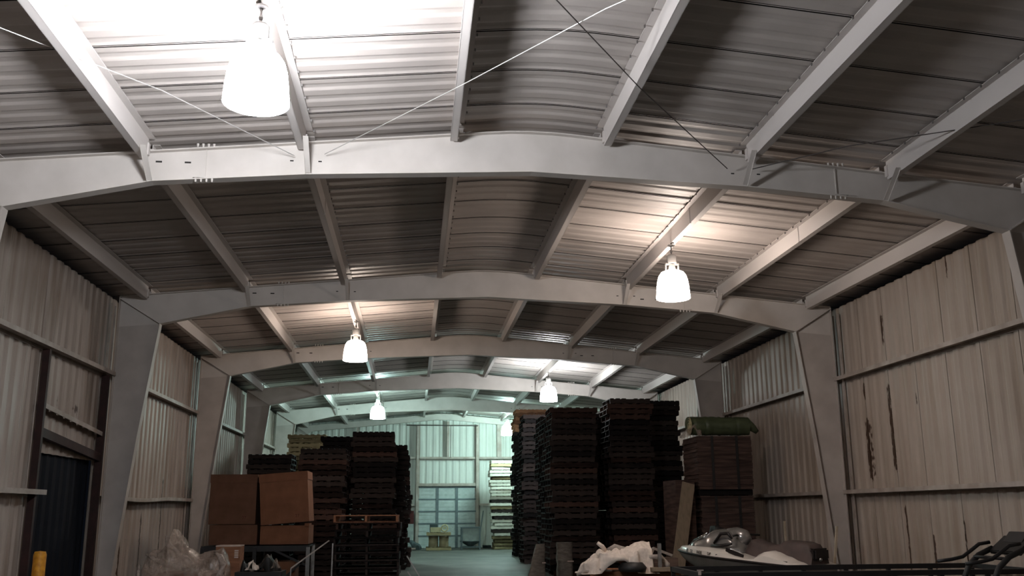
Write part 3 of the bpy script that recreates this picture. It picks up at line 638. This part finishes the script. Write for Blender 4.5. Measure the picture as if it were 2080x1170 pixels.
# plastic film heaped over a wrapped load, front left
bm = NB(); box(bm, -4.98, -4.08, 14.75, 15.45, .14, .72, bev=.02); box(bm, -5.0, -4.05, 14.7, 15.5, 0, .13)
tag(obj('wrapped_load', bm, 'carddark'), 'low brown load under the crumpled clear film, front left', 'load')
ft = thing('plastic_film', 'heap of crumpled clear plastic film with a peak, front left', 'plastic film', (-4.6, 15.0, 0))
f = pl([(-1, .45), (-.86, .82), (-.72, 1.02), (-.55, 1.0), (-.40, 1.08), (-.28, 1.30), (-.18, 1.22), (0, 1.06), (.3, .97), (.6, .99), (.74, 1.04), (.86, .84), (1, .45)])
o = crumple('crumpled_sheet', (0, 0, 0), .68, .45, lambda u, v: f(u)*(1 - .25*v*v), 'film', 1, .07, 3.2, 70, 40, parent=ft, zmin=.0)
for pts, r in (([(-.30, -.1, 1.25), (-.26, -.12, 1.12), (-.15, -.15, 1.03), (.0, -.2, .92), (.15, -.25, .82)], [.02, .045, .04, .05, .03]), ([(-.55, -.2, 1.0), (-.4, -.25, .92), (-.2, -.3, .84), (.05, -.3, .78)], [.02, .035, .03, .02]),
               ([(.42, -.2, 1.0), (.5, -.25, .94), (.56, -.28, .84), (.55, -.3, .7), (.48, -.3, .55)], [.02, .05, .055, .05, .03]), ([(-.62, -.2, .85), (-.64, -.25, .7), (-.6, -.3, .55)], [.02, .035, .02])):
    bm = NB(); tube(bm, pts, r, 10)
    for v in bm.verts: v.co += Vector([noise.noise(v.co*9 + Vector((k, 2*k, 0)))*.035 for k in (1, 2, 3)])
    obj('film_fold', bm, 'filmfold', ft, smooth=True)
# scrap pile before the rack
crumple('plastic_scrap', (-3.83, 16.9, .42), .33, .25, lambda u, v: .30 + .12*math.sin(u*4), 'blackp', 4, .09, 7, 30, 16)
tag(bpy.context.scene.objects['plastic_scrap'], 'dark crumpled scrap pile before the rack', 'scrap')
for i, (x, y, z, w, m, lb) in enumerate(((-3.92, 16.6, .66, .09, 'cloth', 'white crumpled wisp of film on the scrap pile'), (-3.55, 16.65, .68, .07, 'film', 'pale crumpled film at the right of the scrap pile'))):
    o = crumple('film_scrap', (x, y, z), w, w*.7, lambda u, v: .13*(1-abs(u)), m, 9+i, .05, 16, 18, 12); tag(o, lb, 'scrap')
bm = NB(); box(bm, -4.2, -3.45, 16.6, 17.2, 0, .62); tag(obj('scrap_bin', bm, 'black'), 'dark low bin holding the scrap pile', 'bin')

# ------------------------------------------------------------------ white sack on a crate, centre right
def crate():
    t = thing('wooden_crate', 'orange-brown wooden crate under the white sack', 'crate', (2.16, 15.35, 0))
    for k in range(4):
        for y in (-.42, .42):
            bm = NB(); box(bm, -.62, .62, y - .012, y + .012, .03 + k*.155, .17 + k*.155); obj('side_board', bm, 'crate', t)
        for x in (-.62, .62):
            bm = NB(); box(bm, x - .012, x + .012, -.42, .42, .03 + k*.155, .17 + k*.155); obj('end_board', bm, 'crate', t)
    for x in (-.59, .59):
        for y in (-.39, .39): bm = NB(); box(bm, x - .03, x + .03, y - .03, y + .03, 0, .64); obj('corner_post', bm, 'crate', t)
    bm = NB(); box(bm, -.64, .64, -.44, .44, .64, .66); obj('lid', bm, 'crate', t)
crate()
sk = thing('woven_sack', 'large white crumpled woven sack heaped on the crate', 'sack', (1.80, 15.1, .64))
f2 = pl([(-1, .0), (-.85, .10), (-.6, .2), (-.4, .3), (-.2, .31), (0, .30), (.25, .30), (.5, .36), (.72, .42), (.85, .40), (.95, .2), (1, .05)])
crumple('sack_cloth', (0, -.05, 0), .58, .33, lambda u, v: f2(u)*(1 - .35*v*v), 'cloth', 21, .10, 6.5, 80, 46, parent=sk, zmin=-.0)
for pts, r, m in (([(-.14, 0, .31), (-.20, -.02, .38), (-.27, -.05, .43)], [.035, .03, .035], 'cloth'), ([(-.12, .05, .30), (0, .02, .37), (.12, 0, .345), (.2, .02, .36)], [.03, .035, .04, .02], 'clothg'),
                  ([(-.62, -.2, -.02), (-.5, -.25, .03), (-.32, -.3, .06), (-.12, -.3, .03)], [.025, .035, .03, .02], 'clothg')):
    bm = NB(); tube(bm, pts, r, 10)
    for v in bm.verts: v.co += Vector([noise.noise(v.co*12 + Vector((k, 2*k, 0)))*.03 for k in (1, 2, 3)])
    obj('sack_fold', bm, m, sk, smooth=True)
# dark bundle the sack drapes over
bm = NB(); lathe(bm, [(0, 0), (.2, 0), (.22, .06), (.16, .13), (0, .15)], 20); o = obj('dark_bundle', bm, 'blackp', loc=(2.0, 14.78, .665), smooth=True); tag(o, 'small dark bundle poking out under the white sack', 'bundle')
# curved white piece and planks beside it
bm = NB(); tube(bm, [(2.36 + .22*math.cos(a)*1.0, 14.9 + .03*math.sin(a*3), .70 + .17*math.sin(a)) for a in [math.pi*(1 - i/12) for i in range(13)]], [.035 + .02*math.sin(i) ** 2 for i in range(13)], 10)
tag(obj('bent_foam_strip', bm, 'clothg', smooth=True), 'arched pale foam strip right of the white sack', 'foam strip')
bm = NB(); bar(bm, (2.42, 14.75, .665), (2.43, 14.78, 1.07), .045, .05); tag(obj('short_post', bm, 'greysteel'), 'short grey post standing by the arched foam strip', 'post')
bm = NB(); box(bm, 2.28, 2.76, 14.68, 14.82, .665, .72); tag(obj('timber_block', bm, 'oldwood'), 'grey timber block under the short grey post', 'timber')
bm = NB(); box(bm, 2.62, 3.02, 15.9, 16.3, 0, .80); tag(obj('storage_box', bm, 'cardlay'), 'brown box left of the watercraft bow', 'box')
bm = NB(); bar(bm, (2.6, 15.85, .96), (2.93, 15.95, .84), .05, .04); bar(bm, (2.6, 15.85, .96), (2.55, 15.9, .82), .05, .04); tag(obj('bent_bracket', bm, 'clothg'), 'pale bent bracket lying on the brown box', 'bracket')
# grey wrapped bundles on the floor before the dark row
def wrapped(label, x, y, w, h, seed, lean=0.):
    bm = NB(); 
    n = 14; rings = []
    for k in range(n+1):
        z = h*k/n; r_ = []
        for q in range(16):
            a = 2*math.pi*q/16; sx = w/2*(abs(math.cos(a))**.5)*(1 if math.cos(a) > 0 else -1); sy = w/2*(abs(math.sin(a))**.5)*(1 if math.sin(a) > 0 else -1)
            r_.append(bm.verts.new((sx + lean*(1 - k/n)*(-1 if math.cos(a) < 0 else 0) + .02*noise.noise(Vector((a*2, z*9, seed))), sy + .02*noise.noise(Vector((a*2, z*9, seed + 4))), z)))
        rings.append(r_)
    for a, b in zip(rings, rings[1:]):
        for q in range(16): bm.faces.new((a[q], a[(q+1) % 16], b[(q+1) % 16], b[q]))
    bm.faces.new(rings[0][::-1]); bm.faces.new(rings[-1])
    t = thing('wrapped_bundle', label, 'bundle', (x, y, 0)); obj('wrapped_body', bm, 'wrapgrey', t, smooth=True, auto=50)
    bm = NB(); box(bm, w*.1, w*.5, -w/2 - .012, -w/2 + .01, h*.50, h*.53); obj('tape_strip', bm, 'label', t)
wrapped('grey wrapped upright bundle standing before the dark pallet row', 2.17, 22.6, .36, .86, 1)
wrapped('grey wrapped bundle spreading at its foot, left of its twin', 1.56, 22.2, .20, .84, 2, lean=.22)
bm = NB()
for i in range(4): box(bm, 1.05 + i*.07, 1.1 + i*.07, 21.9 + i*.03, 21.95 + i*.03, 0, .03 + .01*(i % 2))
tag(obj('debris', bm, 'clothg'), 'small white scraps on the floor at the spreading bundle', 'scraps', kind='stuff')

# ------------------------------------------------------------------ cardboard bundles with the olive roll
def bundle(label, x0, x1, y0, y1, z0, z1, seed):
    rnd = random.Random(seed); t = thing('cardboard_bundle', label, 'cardboard bundle', ((x0+x1)/2, (y0+y1)/2, z0), group='flattened cardboard bundles')
    w, d = (x1-x0)/2, (y1-y0)/2; bm = NB(); z = 0; H = z1 - z0
    while z < H - .01:
        h = rnd.uniform(.02, .05); j = rnd.uniform(-.02, .02); j2 = rnd.uniform(-.015, .015); h = min(h, H - z)
        box(bm, -w + j, w + j2, -d + j2, d + j, z, z + h - .002); z += h
    obj('flattened_sheets', bm, 'cardface', t)
    for x in (-w*.45, w*.45):
        bm = NB(); box(bm, x - .03, x + .03, -d - .024, -d - .020, 0, H); obj('strap', bm, 'blackp', t)
    return t
YR = 20.5
near_pallet('dark pallet on the floor under the cardboard bundles', (5.42, YR + .58, 0), 0, 'pallet_red', 'pallets under the cardboard bundles')
bundle('lower bundle of flattened reddish cardboard under the olive roll', 4.84, 6.0, YR, YR + 1.1, .1375, 1.86, 1)
near_pallet('dark pallet between the two cardboard bundles', (5.42, YR + .58, 1.86), 0, 'pallet', 'pallets under the cardboard bundles')
bundle('upper bundle of flattened cardboard under the olive roll', 4.80, 6.02, YR, YR + 1.12, 1.9975, 3.14, 2)
def roll():
    t = thing('tarp_roll', 'olive green tarp roll lying on top of the cardboard bundles', 'roll', (5.42, YR + .35, 3.38))
    bm = NB(); n = 30; pts = [(-.66 + 1.34*i/n, .02*noise.noise(Vector((i*.5, 0, 0))), .012*noise.noise(Vector((i*.4, 5, 0)))) for i in range(n+1)]
    tube(bm, pts, [.205 + .014*noise.noise(Vector((i*.7, 9, 0))) for i in range(n+1)], 24)
    for v in bm.verts: v.co.z += .014*noise.noise(v.co*4); v.co.z = max(v.co.z, -.225)
    obj('rolled_tarp', bm, 'olive', t, smooth=True, auto=60)
    bm = NB(); tube(bm, [(-.67, 0, 0), (-.665, 0, 0)], .205, 24); 
    for k in range(3): tube(bm, [(-.675 - .002*k, (.17 - .05*k)*math.cos(a), (.17 - .05*k)*math.sin(a)) for a in [i*2*math.pi/24 for i in range(25)]], .008, 6)
    obj('roll_end', bm, 'cream', t)
    bm = NB(); tube(bm, [(.66, 0, 0), (.74, -.02, -.02), (.80, -.02, -.06), (.86, -.02, -.12)], [.18, .1, .08, .05], 14)
    for v in bm.verts: v.co += Vector([noise.noise(v.co*8 + Vector((k, 0, 0)))*.03 for k in (1, 2, 3)])
    obj('gathered_end', bm, 'olive', t, smooth=True)
roll()
o = crumple('plastic_film', (4.78, YR + .32, 3.13), .22, .2, lambda u, v: .28*(1-abs(u-.4)*.6), 'film', 31, .07, 9, 26, 20); tag(o, 'crumpled clear film at the left end of the olive roll', 'plastic film')
bm = NB(); bar(bm, (4.50, 20.25, 2.12), (3.93, 19.55, 0.0), .035, .27); tag(obj('leaning_plank', bm, 'oldwood'), 'wide weathered plank leaning on the cardboard bundles', 'plank')
tag(bpy.context.scene.objects['leaning_plank'], 'wide weathered plank leaning toward the cardboard bundles', 'plank')
bm = NB(); box(bm, 4.3, 4.72, 20.55, 21.6, 0, 2.2); tag(obj('cardboard_stack', bm, 'cardface'), 'dark tall cardboard stack behind the leaning plank', 'cardboard stack')

# ------------------------------------------------------------------ personal watercraft
def watercraft():
    bow, stern = Vector((3.58, 17.85)), Vector((5.22, 15.35)); d = stern - bow
    rz = math.atan2(d.y, d.x)
    t = thing('personal_watercraft', 'white and silver personal watercraft with a dark seat behind the black rail', 'watercraft', (bow.x, bow.y, 0), rz)
    LEN = d.length; K = LEN/2.9
    # local: x from bow (0) to stern (2.9), y left/right, z up
    def line(x): return .855 - .185*min(1, x/2.9) + .0*x     # bumper line height
    def half(x): return .02 + .56*(1 - (1 - min(1, x/1.5))**2.2) - .06*max(0, (x-2.3)/.6)
    def loft(fn, n=40, m=18):
        bm = NB(); rings = []
        for i in range(n+1):
            x = fn['x0'] + (fn['x1'] - fn['x0'])*i/n; sec = fn['sec'](x, m); rings.append([bm.verts.new((x*K, y, z)) for y, z in sec])
        for a, b in zip(rings, rings[1:]):
            for k in range(len(a)-1): bm.faces.new((a[k], a[k+1], b[k+1], b[k]))
        bm.faces.new(rings[0]); bm.faces.new(rings[-1][::-1]); return bm
    def hull(x, m):
        h = half(x)*.97; z = line(x); kz = z - (.02 + .40*min(1, (x/.9)**.6))
        return [(-h, z), (-h*.96, z - (z-kz)*.35), (-h*.7, z - (z-kz)*.7), (-h*.3, z - (z-kz)*.9), (0, kz), (h*.3, z - (z-kz)*.9), (h*.7, z - (z-kz)*.7), (h*.96, z - (z-kz)*.35), (h, z)]
    obj('lower_hull', loft(dict(x0=.02, x1=2.86, sec=hull)), 'skihull', t, smooth=True, auto=40)
    dz = pl([(0, .015), (.2, .095), (.5, .125), (1.0, .14), (1.35, .14), (1.6, .07), (1.85, .05), (1.98, .06), (2.12, .15), (2.2, .185), (2.3, .17), (2.5, .12), (2.7, .06), (2.9, .01)])
    def deck(x, m):
        h = half(x); z = line(x); q = dz(x)
        return [(-h, z + .0), (-h*.96, z + q*.6), (-h*.82, z + q*.95), (-h*.5, z + q*1.03), (0, z + q*1.06), (h*.5, z + q*1.03), (h*.82, z + q*.95), (h*.96, z + q*.6), (h, z + .0)]
    obj('upper_deck', loft(dict(x0=0, x1=2.9, sec=deck), n=56), 'skiwhite', t, smooth=True, auto=40)
    for s in (-1, 1):
        bm = NB(); tube(bm, [(x*K, s*(half(x) + .004), line(x) - .005) for x in [.01 + 2.86*i/30 for i in range(31)]], .019, 8); obj('bumper_rail', bm, 'skidark', t, smooth=True)
    top = pl([(.28, .0), (.5, .10), (.75, .20), (.95, .285), (1.1, .30), (1.25, .285), (1.4, .22), (1.5, .12), (1.55, .05)])
    hw = pl([(.28, .12), (.6, .3), (1.0, .36), (1.3, .33), (1.55, .22)])
    def hood(x, m):
        b_ = line(x) + dz(x)*.9; q = top(x) + .03; w = hw(x)
        return [(-w, b_), (-w*.93, b_ + q*.45), (-w*.7, b_ + q*.8), (-w*.35, b_ + q*.97), (0, b_ + q), (w*.35, b_ + q*.97), (w*.7, b_ + q*.8), (w*.93, b_ + q*.45), (w, b_)]
    obj('hood', loft(dict(x0=.28, x1=1.55, sec=hood), n=30), 'skisilver', t, smooth=True, auto=60)
    # windscreen fairing and dark recess
    bm = NB(); tube(bm, [(1.08*K, -.36, 1.0), (1.22*K, -.34, 1.16), (1.34*K, -.30, 1.17), (1.42*K, -.3, 1.08)], [.02, .03, .03, .02], 8); obj('fairing_recess', bm, 'skidark', t, smooth=True)
    bm = NB(); tube(bm, [(1.02*K, 0, 1.07), (1.16*K, 0, 1.10), (1.32*K, 0, 1.105), (1.44*K, 0, 1.08), (1.54*K, 0, 1.02)], [.12, .155, .165, .15, .08], 20); obj('dash_cowl', bm, 'skisilver', t, smooth=True)
    for s in (-1, 1):
        bm = NB(); tube(bm, [(1.42*K, s*.04, 1.12), (1.44*K, s*.2, 1.14), (1.5*K, s*.36, 1.13)], .018, 8); hb = obj('handlebar', bm, 'blackp', t, smooth=True)
        bm = NB(); tube(bm, [(.55*K, s*.245, 1.04), (.75*K, s*.285, 1.10), (.9*K, s*.3, 1.17)], [.012, .02, .012], 8); obj('hood_trim', bm, 'chrome', t, smooth=True)
        bm = NB(); tube(bm, [(1.05*K, s*.40, .96), (1.3*K, s*.42, .96), (1.5*K, s*.42, 1.0)], [.02, .035, .02], 8); obj('side_vent', bm, 'skidark', t, smooth=True)
        bm = NB(); bar(bm, (1.42*K, s*.475, .905), (1.78*K, s*.50, .80), .02, .07); obj('side_grille', bm, 'skidark', t)
        bm = NB(); cyl(bm, (1.28*K, s*.52, .80), (1.28*K, s*.56, .80), .03, 14); obj('fuel_cap', bm, 'skidark', t)
        bm = NB(); bar(bm, (2.28*K, s*.535, .765), (2.62*K, s*.515, .72), .02, .06); obj('rear_badge', bm, 'skidark', t)
    st = pl([(1.55, .0), (1.62, .10), (1.72, .17), (1.85, .13), (2.05, .09), (2.25, .13), (2.4, .20), (2.65, .20), (2.8, .17), (2.88, .05)])
    sw = pl([(1.55, .12), (1.8, .18), (2.3, .22), (2.88, .2)])
    def seat(x, m):
        b_ = line(x) + .03; q = st(x) + .13; w = sw(x)
        return [(-w*1.25, b_), (-w*1.1, b_ + q*.5), (-w, b_ + q*.85), (-w*.8, b_ + q), (0, b_ + q*1.03), (w*.8, b_ + q), (w, b_ + q*.85), (w*1.1, b_ + q*.5), (w*1.25, b_)]
    obj('seat', loft(dict(x0=1.55, x1=2.88, sec=seat), n=36), 'skiseat', t, smooth=True, auto=50)
    bm = NB(); box(bm, 2.74*K, 2.93*K, -.2, .2, .76, .95, bev=.03); obj('rear_grab_block', bm, 'skidark', t)
    bm = NB(); bmesh.ops.create_icosphere(bm, subdivisions=2, radius=.03, matrix=Matrix.Translation((2.95*K, -.1, .78))); obj('tow_ball', bm, 'chrome', t, smooth=True)
    # registration sticker and letters on the camera side (right side of hull is y<0 after the turn)
    ang = math.atan2(half(.95) - half(.35), .6*K)
    for x, s_, sz in ((.62, 'TX', .075), (.86, '8428', .075), (1.12, 'DP', .07)):
        yy = -(half(x) + .004) ; o = text(t, s_, (x*K, yy*.985 - .008, line(x) + dz(x)*.33), sz, 'skidark', rot=(R(83), R(3), -math.atan2(half(x+.1) - half(x-.1), .2*K)), name='registration_number')
    x = .47; bm = NB(); box(bm, -.035, .035, -.002, .002, -.03, .03); o = obj('registration_sticker', bm, 'greysteel', t); o.location = (x*K, -(half(x) + .004)*.985 - .008, line(x) + dz(x)*.36); o.rotation_euler = (R(-7), R(3), -math.atan2(half(x+.1) - half(x-.1), .2*K))
    # cradle
    t2 = thing('watercraft_cradle', 'dark steel cradle carrying the personal watercraft', 'cradle', (bow.x, bow.y, 0), rz)
    for s in (-1, 1):
        bm = NB(); bar(bm, (.7*K, s*.3, .33), (2.7*K, s*.3, .20), .06, .06); obj('bunk', bm, 'black', t2)
        for x in (.8, 2.6):
            bm = NB(); bar(bm, (x*K, s*.3, 0), (x*K, s*.3, .32 if x < 1 else .2), .05, .05); obj('leg', bm, 'black', t2)
    for x in (.8, 2.6): bm = NB(); bar(bm, (x*K, -.3, .12), (x*K, .3, .12), .05, .05); obj('crossbar', bm, 'black', t2)
watercraft()
for p, q, lb in (((5.02, 18.2, 0), (4.98 + .02, 18.4, 1.37), 'pale thin stick standing behind the dark seat'), ((5.62, 16.0, 0), (5.86, 16.1, 1.28), 'pale leaning stick in front of the right column')):
    if 'behind' in lb: p, q = (5.42, 17.3, 0), (5.33, 17.1, 1.36)
    bm = NB(); bar(bm, p, q, .035, .035); tag(obj('wooden_stick', bm, 'palewood'), lb, 'stick', 'pale wooden sticks')
crumple('dark_pile', (5.0, 18.6, 0), .6, .45, lambda u, v: .95*(1-.3*u), 'blackp', 44, .14, 3, 40, 24); tag(bpy.context.scene.objects['dark_pile'], 'dark covered pile behind the watercraft seat', 'pile')

# ------------------------------------------------------------------ black utility trailer rail, front right
def trailer():
    t = thing('utility_trailer', 'black steel utility trailer rail across the bottom right', 'trailer', (4.25, 12.7, -.0))
    x0, x1, y0, y1 = -2.02, 2.38, -.7, .7
    for y, nm in ((y0, 'near'), (y1, 'far')):
        bm = NB(); box(bm, x0, x1, y - .03, y + .03, .74, .805); obj('top_rail', bm, 'black', t)
        bm = NB(); box(bm, x0, x1, y - .025, y + .025, .645, .69); obj('middle_rail', bm, 'black', t)
        for k in range(8):
            x = x0 + .03 + (x1-x0-.06)*k/7; bm = NB(); box(bm, x - .025, x + .025, y - .025, y + .025, .35, .75); obj('stake', bm, 'black', t)
        bm = NB(); box(bm, x0, x1, y - .03, y + .03, .30, .36); obj('frame_rail', bm, 'black', t)
    bm = NB(); box(bm, x0, x1, y0, y1, .33, .37); obj('deck', bm, 'oldwood', t)
    for x in (x0 + .03, x1 - .03): bm = NB(); box(bm, x - .03, x + .03, y0, y1, .74, .805); obj('end_rail', bm, 'black', t)
    for s in (y0 - .16, y1 + .16):
        bm = NB(); cyl(bm, (0, s - .09, .31), (0, s + .09, .31), .31, 32); w = obj('wheel', bm, 'rubber', t, smooth=True, auto=40)
        bm = NB(); cyl(bm, (0, s - .095, .31), (0, s + .095, .31), .17, 24); obj('rim', bm, 'greysteel', w)
    bm = NB(); cyl(bm, (0, y0 - .1, .31), (0, y1 + .1, .31), .03, 12); obj('axle', bm, 'black', t)
    bm = NB(); box(bm, x0 - .035, x0, y0 - .045, y0 - .02, .78, .84); box(bm, x0 - .05, x0 + .03, y0 - .045, y0 - .03, .83, .845); obj('latch', bm, 'label', t)
trailer()

# ------------------------------------------------------------------ treadmill
def treadmill():
    t = thing('treadmill', 'black treadmill with side handles at the bottom right corner', 'treadmill', (0, 0, 0))
    fy, ny = 11.62, 11.0
    bm = NB(); bar(bm, (5.86, 11.62, 1.03), (5.86, 11.0, 1.03), .20, .05); box(bm, 5.80, 6.06, 11.12, 11.52, 1.04, 1.09, mtx=None)
    bm.free(); bm = NB()
    m = Matrix.Translation((5.92, 11.31, 1.12)) @ Matrix.Rotation(R(-38), 4, 'Y'); box(bm, -.15, .15, -.30, .30, -.03, .03, m, bev=.012); obj('console', bm, 'blackp', t)
    bm = NB(); m = Matrix.Translation((5.99, 11.31, 1.20)) @ Matrix.Rotation(R(-50), 4, 'Y'); box(bm, -.09, .09, -.20, .20, -.02, .03, m, bev=.012); obj('display_hood', bm, 'black', t)
    for y in (fy, ny):
        bm = NB(); tube(bm, [(5.12, y, .93), (5.30, y, .95), (5.45, y, .98), (5.56, y, 1.05), (5.68, y, 1.13), (5.82, y, 1.15)], .022, 10); h = obj('handle', bm, 'black', t, smooth=True)
        bm = NB(); tube(bm, [(5.38, y, .15), (5.40, y, .5), (5.44, y, .72), (5.52, y, .88), (5.66, y, 1.0), (5.85, y, 1.08)], .034, 12); obj('upright', bm, 'blackp', t, smooth=True)
    bm = NB(); tube(bm, [(5.6, ny, .98), (5.63, (fy+ny)/2, .98), (5.6, fy, .98)], .02, 8); obj('cross_handle', bm, 'black', t, smooth=True)
    bm = NB(); box(bm, 3.95, 5.5, ny + .03, fy - .03, .06, .16, bev=.02); obj('running_deck', bm, 'blackp', t)
    bm = NB(); box(bm, 4.0, 5.2, ny + .1, fy - .1, .16, .168); obj('running_belt', bm, 'rubber', t)
    bm = NB(); box(bm, 5.15, 5.6, ny - .0, fy + .0, .02, .28, bev=.05); obj('motor_cover', bm, 'blackp', t)
    bm = NB(); box(bm, 3.95, 5.6, ny - .0, ny + .04, 0, .1); box(bm, 3.95, 5.6, fy - .04, fy, 0, .1); obj('foot_rail', bm, 'black', t)
treadmill()

# ------------------------------------------------------------------ things at the far door
def drums():
    near_pallet('pallet on the floor under the two wrapped drums', (-.25, 41.6, 0), 0, 'pallet_pale', 'pallets at the far door', L_=1.04)
    for i, x in enumerate((-.47, -.03)):
        bm = NB(); lathe(bm, [(0, 0), (.20, 0), (.205, .02), (.195, .22), (.205, .42), (.20, .45), (0, .45)], 28)
        tag(obj('wrapped_drum', bm, 'drum', loc=(x, 41.5, .1375), smooth=True, auto=40), '%s of the two tan wrapped drums between pallets by the far door' % ('left' if i == 0 else 'right'), 'drum', 'wrapped drums')
    near_pallet('pallet lying on top of the two wrapped drums', (-.25, 41.6, .592), 0, 'pallet_pale', 'pallets at the far door', L_=1.0)
    bm = NB(); box(bm, -.60, -.16, 41.25, 41.6, .732, .93, bev=.01); tag(obj('cream_box', bm, 'cream'), 'cream box on the pallet over the drums', 'box')
    bm = NB(); box(bm, -.62, -.30, 41.62, 41.9, .732, 1.06, bev=.01); tag(obj('dark_tray', bm, 'tarp'), 'dark blue box behind the cream box over the drums', 'box')
    bm = NB(); tube(bm, [(0 + .13*math.cos(a), 41.45, .90 + .13*math.sin(a)) for a in [i*2*math.pi/16 for i in range(17)]], .03, 8); box(bm, -.06, .06, 41.43, 41.47, .86, .96)
    tag(obj('hose_coil', bm, 'cream', smooth=False), 'yellowish coil standing beside the cream box', 'coil')
drums()
def hopper():
    t = thing('hopper_bin', 'grey steel hopper bin on a frame right of the drums', 'hopper', (1.1, 41.7, 0))
    for x in (-.38, .38):
        for y in (-.35, .35): bm = NB(); box(bm, x - .025, x + .025, y - .025, y + .025, 0, .92); obj('frame_leg', bm, 'doorframe', t)
    bm = NB()
    box(bm, -.35, .35, -.33, .33, .36, .90); obj('bin', bm, 'hop', t)
    bm = NB(); cyl(bm, (0, 0, .14), (0, 0, .36), .1, 4, r2=.47); obj('cone', bm, 'doorframe', t)
    bm = NB()
    for z in (.92, .12):
        for y in (-.35, .35): box(bm, -.42, .42, y - .02, y + .02, z - .02, z + .02)
        for x in (-.38, .38): box(bm, x - .02, x + .02, -.37, .37, z - .02, z + .02)
    obj('frame_rail', bm, 'doorframe', t)
hopper()
crumple('grey_tarp', (-1.6, 42.5, 0), .62, .5, lambda u, v: .42*(1-.6*abs(u)), 'tarp', 61, .08, 4, 30, 20); tag(bpy.context.scene.objects['grey_tarp'], 'dark blue-grey tarp heap left of the drums', 'tarp')
bm = NB(); box(bm, -1.42, -1.2, 41.95, 42.0, .02, .09); tag(obj('white_block', bm, 'label'), 'small white block in front of the blue-grey tarp', 'block')
bm = NB(); box(bm, -1.75, -1.3, 43.9, 43.98, 1.05, 1.62); tag(obj('maroon_panel', bm, 'maroon'), 'dark maroon panel leaning on the far wall left of the door', 'panel')
bm = NB(); box(bm, -1.75, -1.3, 43.9, 43.98, 0, 1.05); tag(obj('pale_board', bm, 'hop'), 'pale board under the maroon panel left of the far door', 'board')
bm = NB(); bar(bm, (1.62, 43.7, .5), (1.80, 43.9, 1.6), .05, .05); bar(bm, (1.6, 43.68, .35), (1.62, 43.7, .5), .2, .03); bar(bm, (1.6, 43.66, 0), (1.6, 43.68, .35), .1, .03)
tag(obj('shovel', bm, 'doorframe'), 'grey shovel leaning on the far wall beside the hopper bin', 'shovel')
bm = NB(); box(bm, 1.75, 2.1, 43.2, 43.7, 0, .12); tag(obj('dark_scrap', bm, 'tarp'), 'dark low scrap on the floor right of the hopper bin', 'scrap')
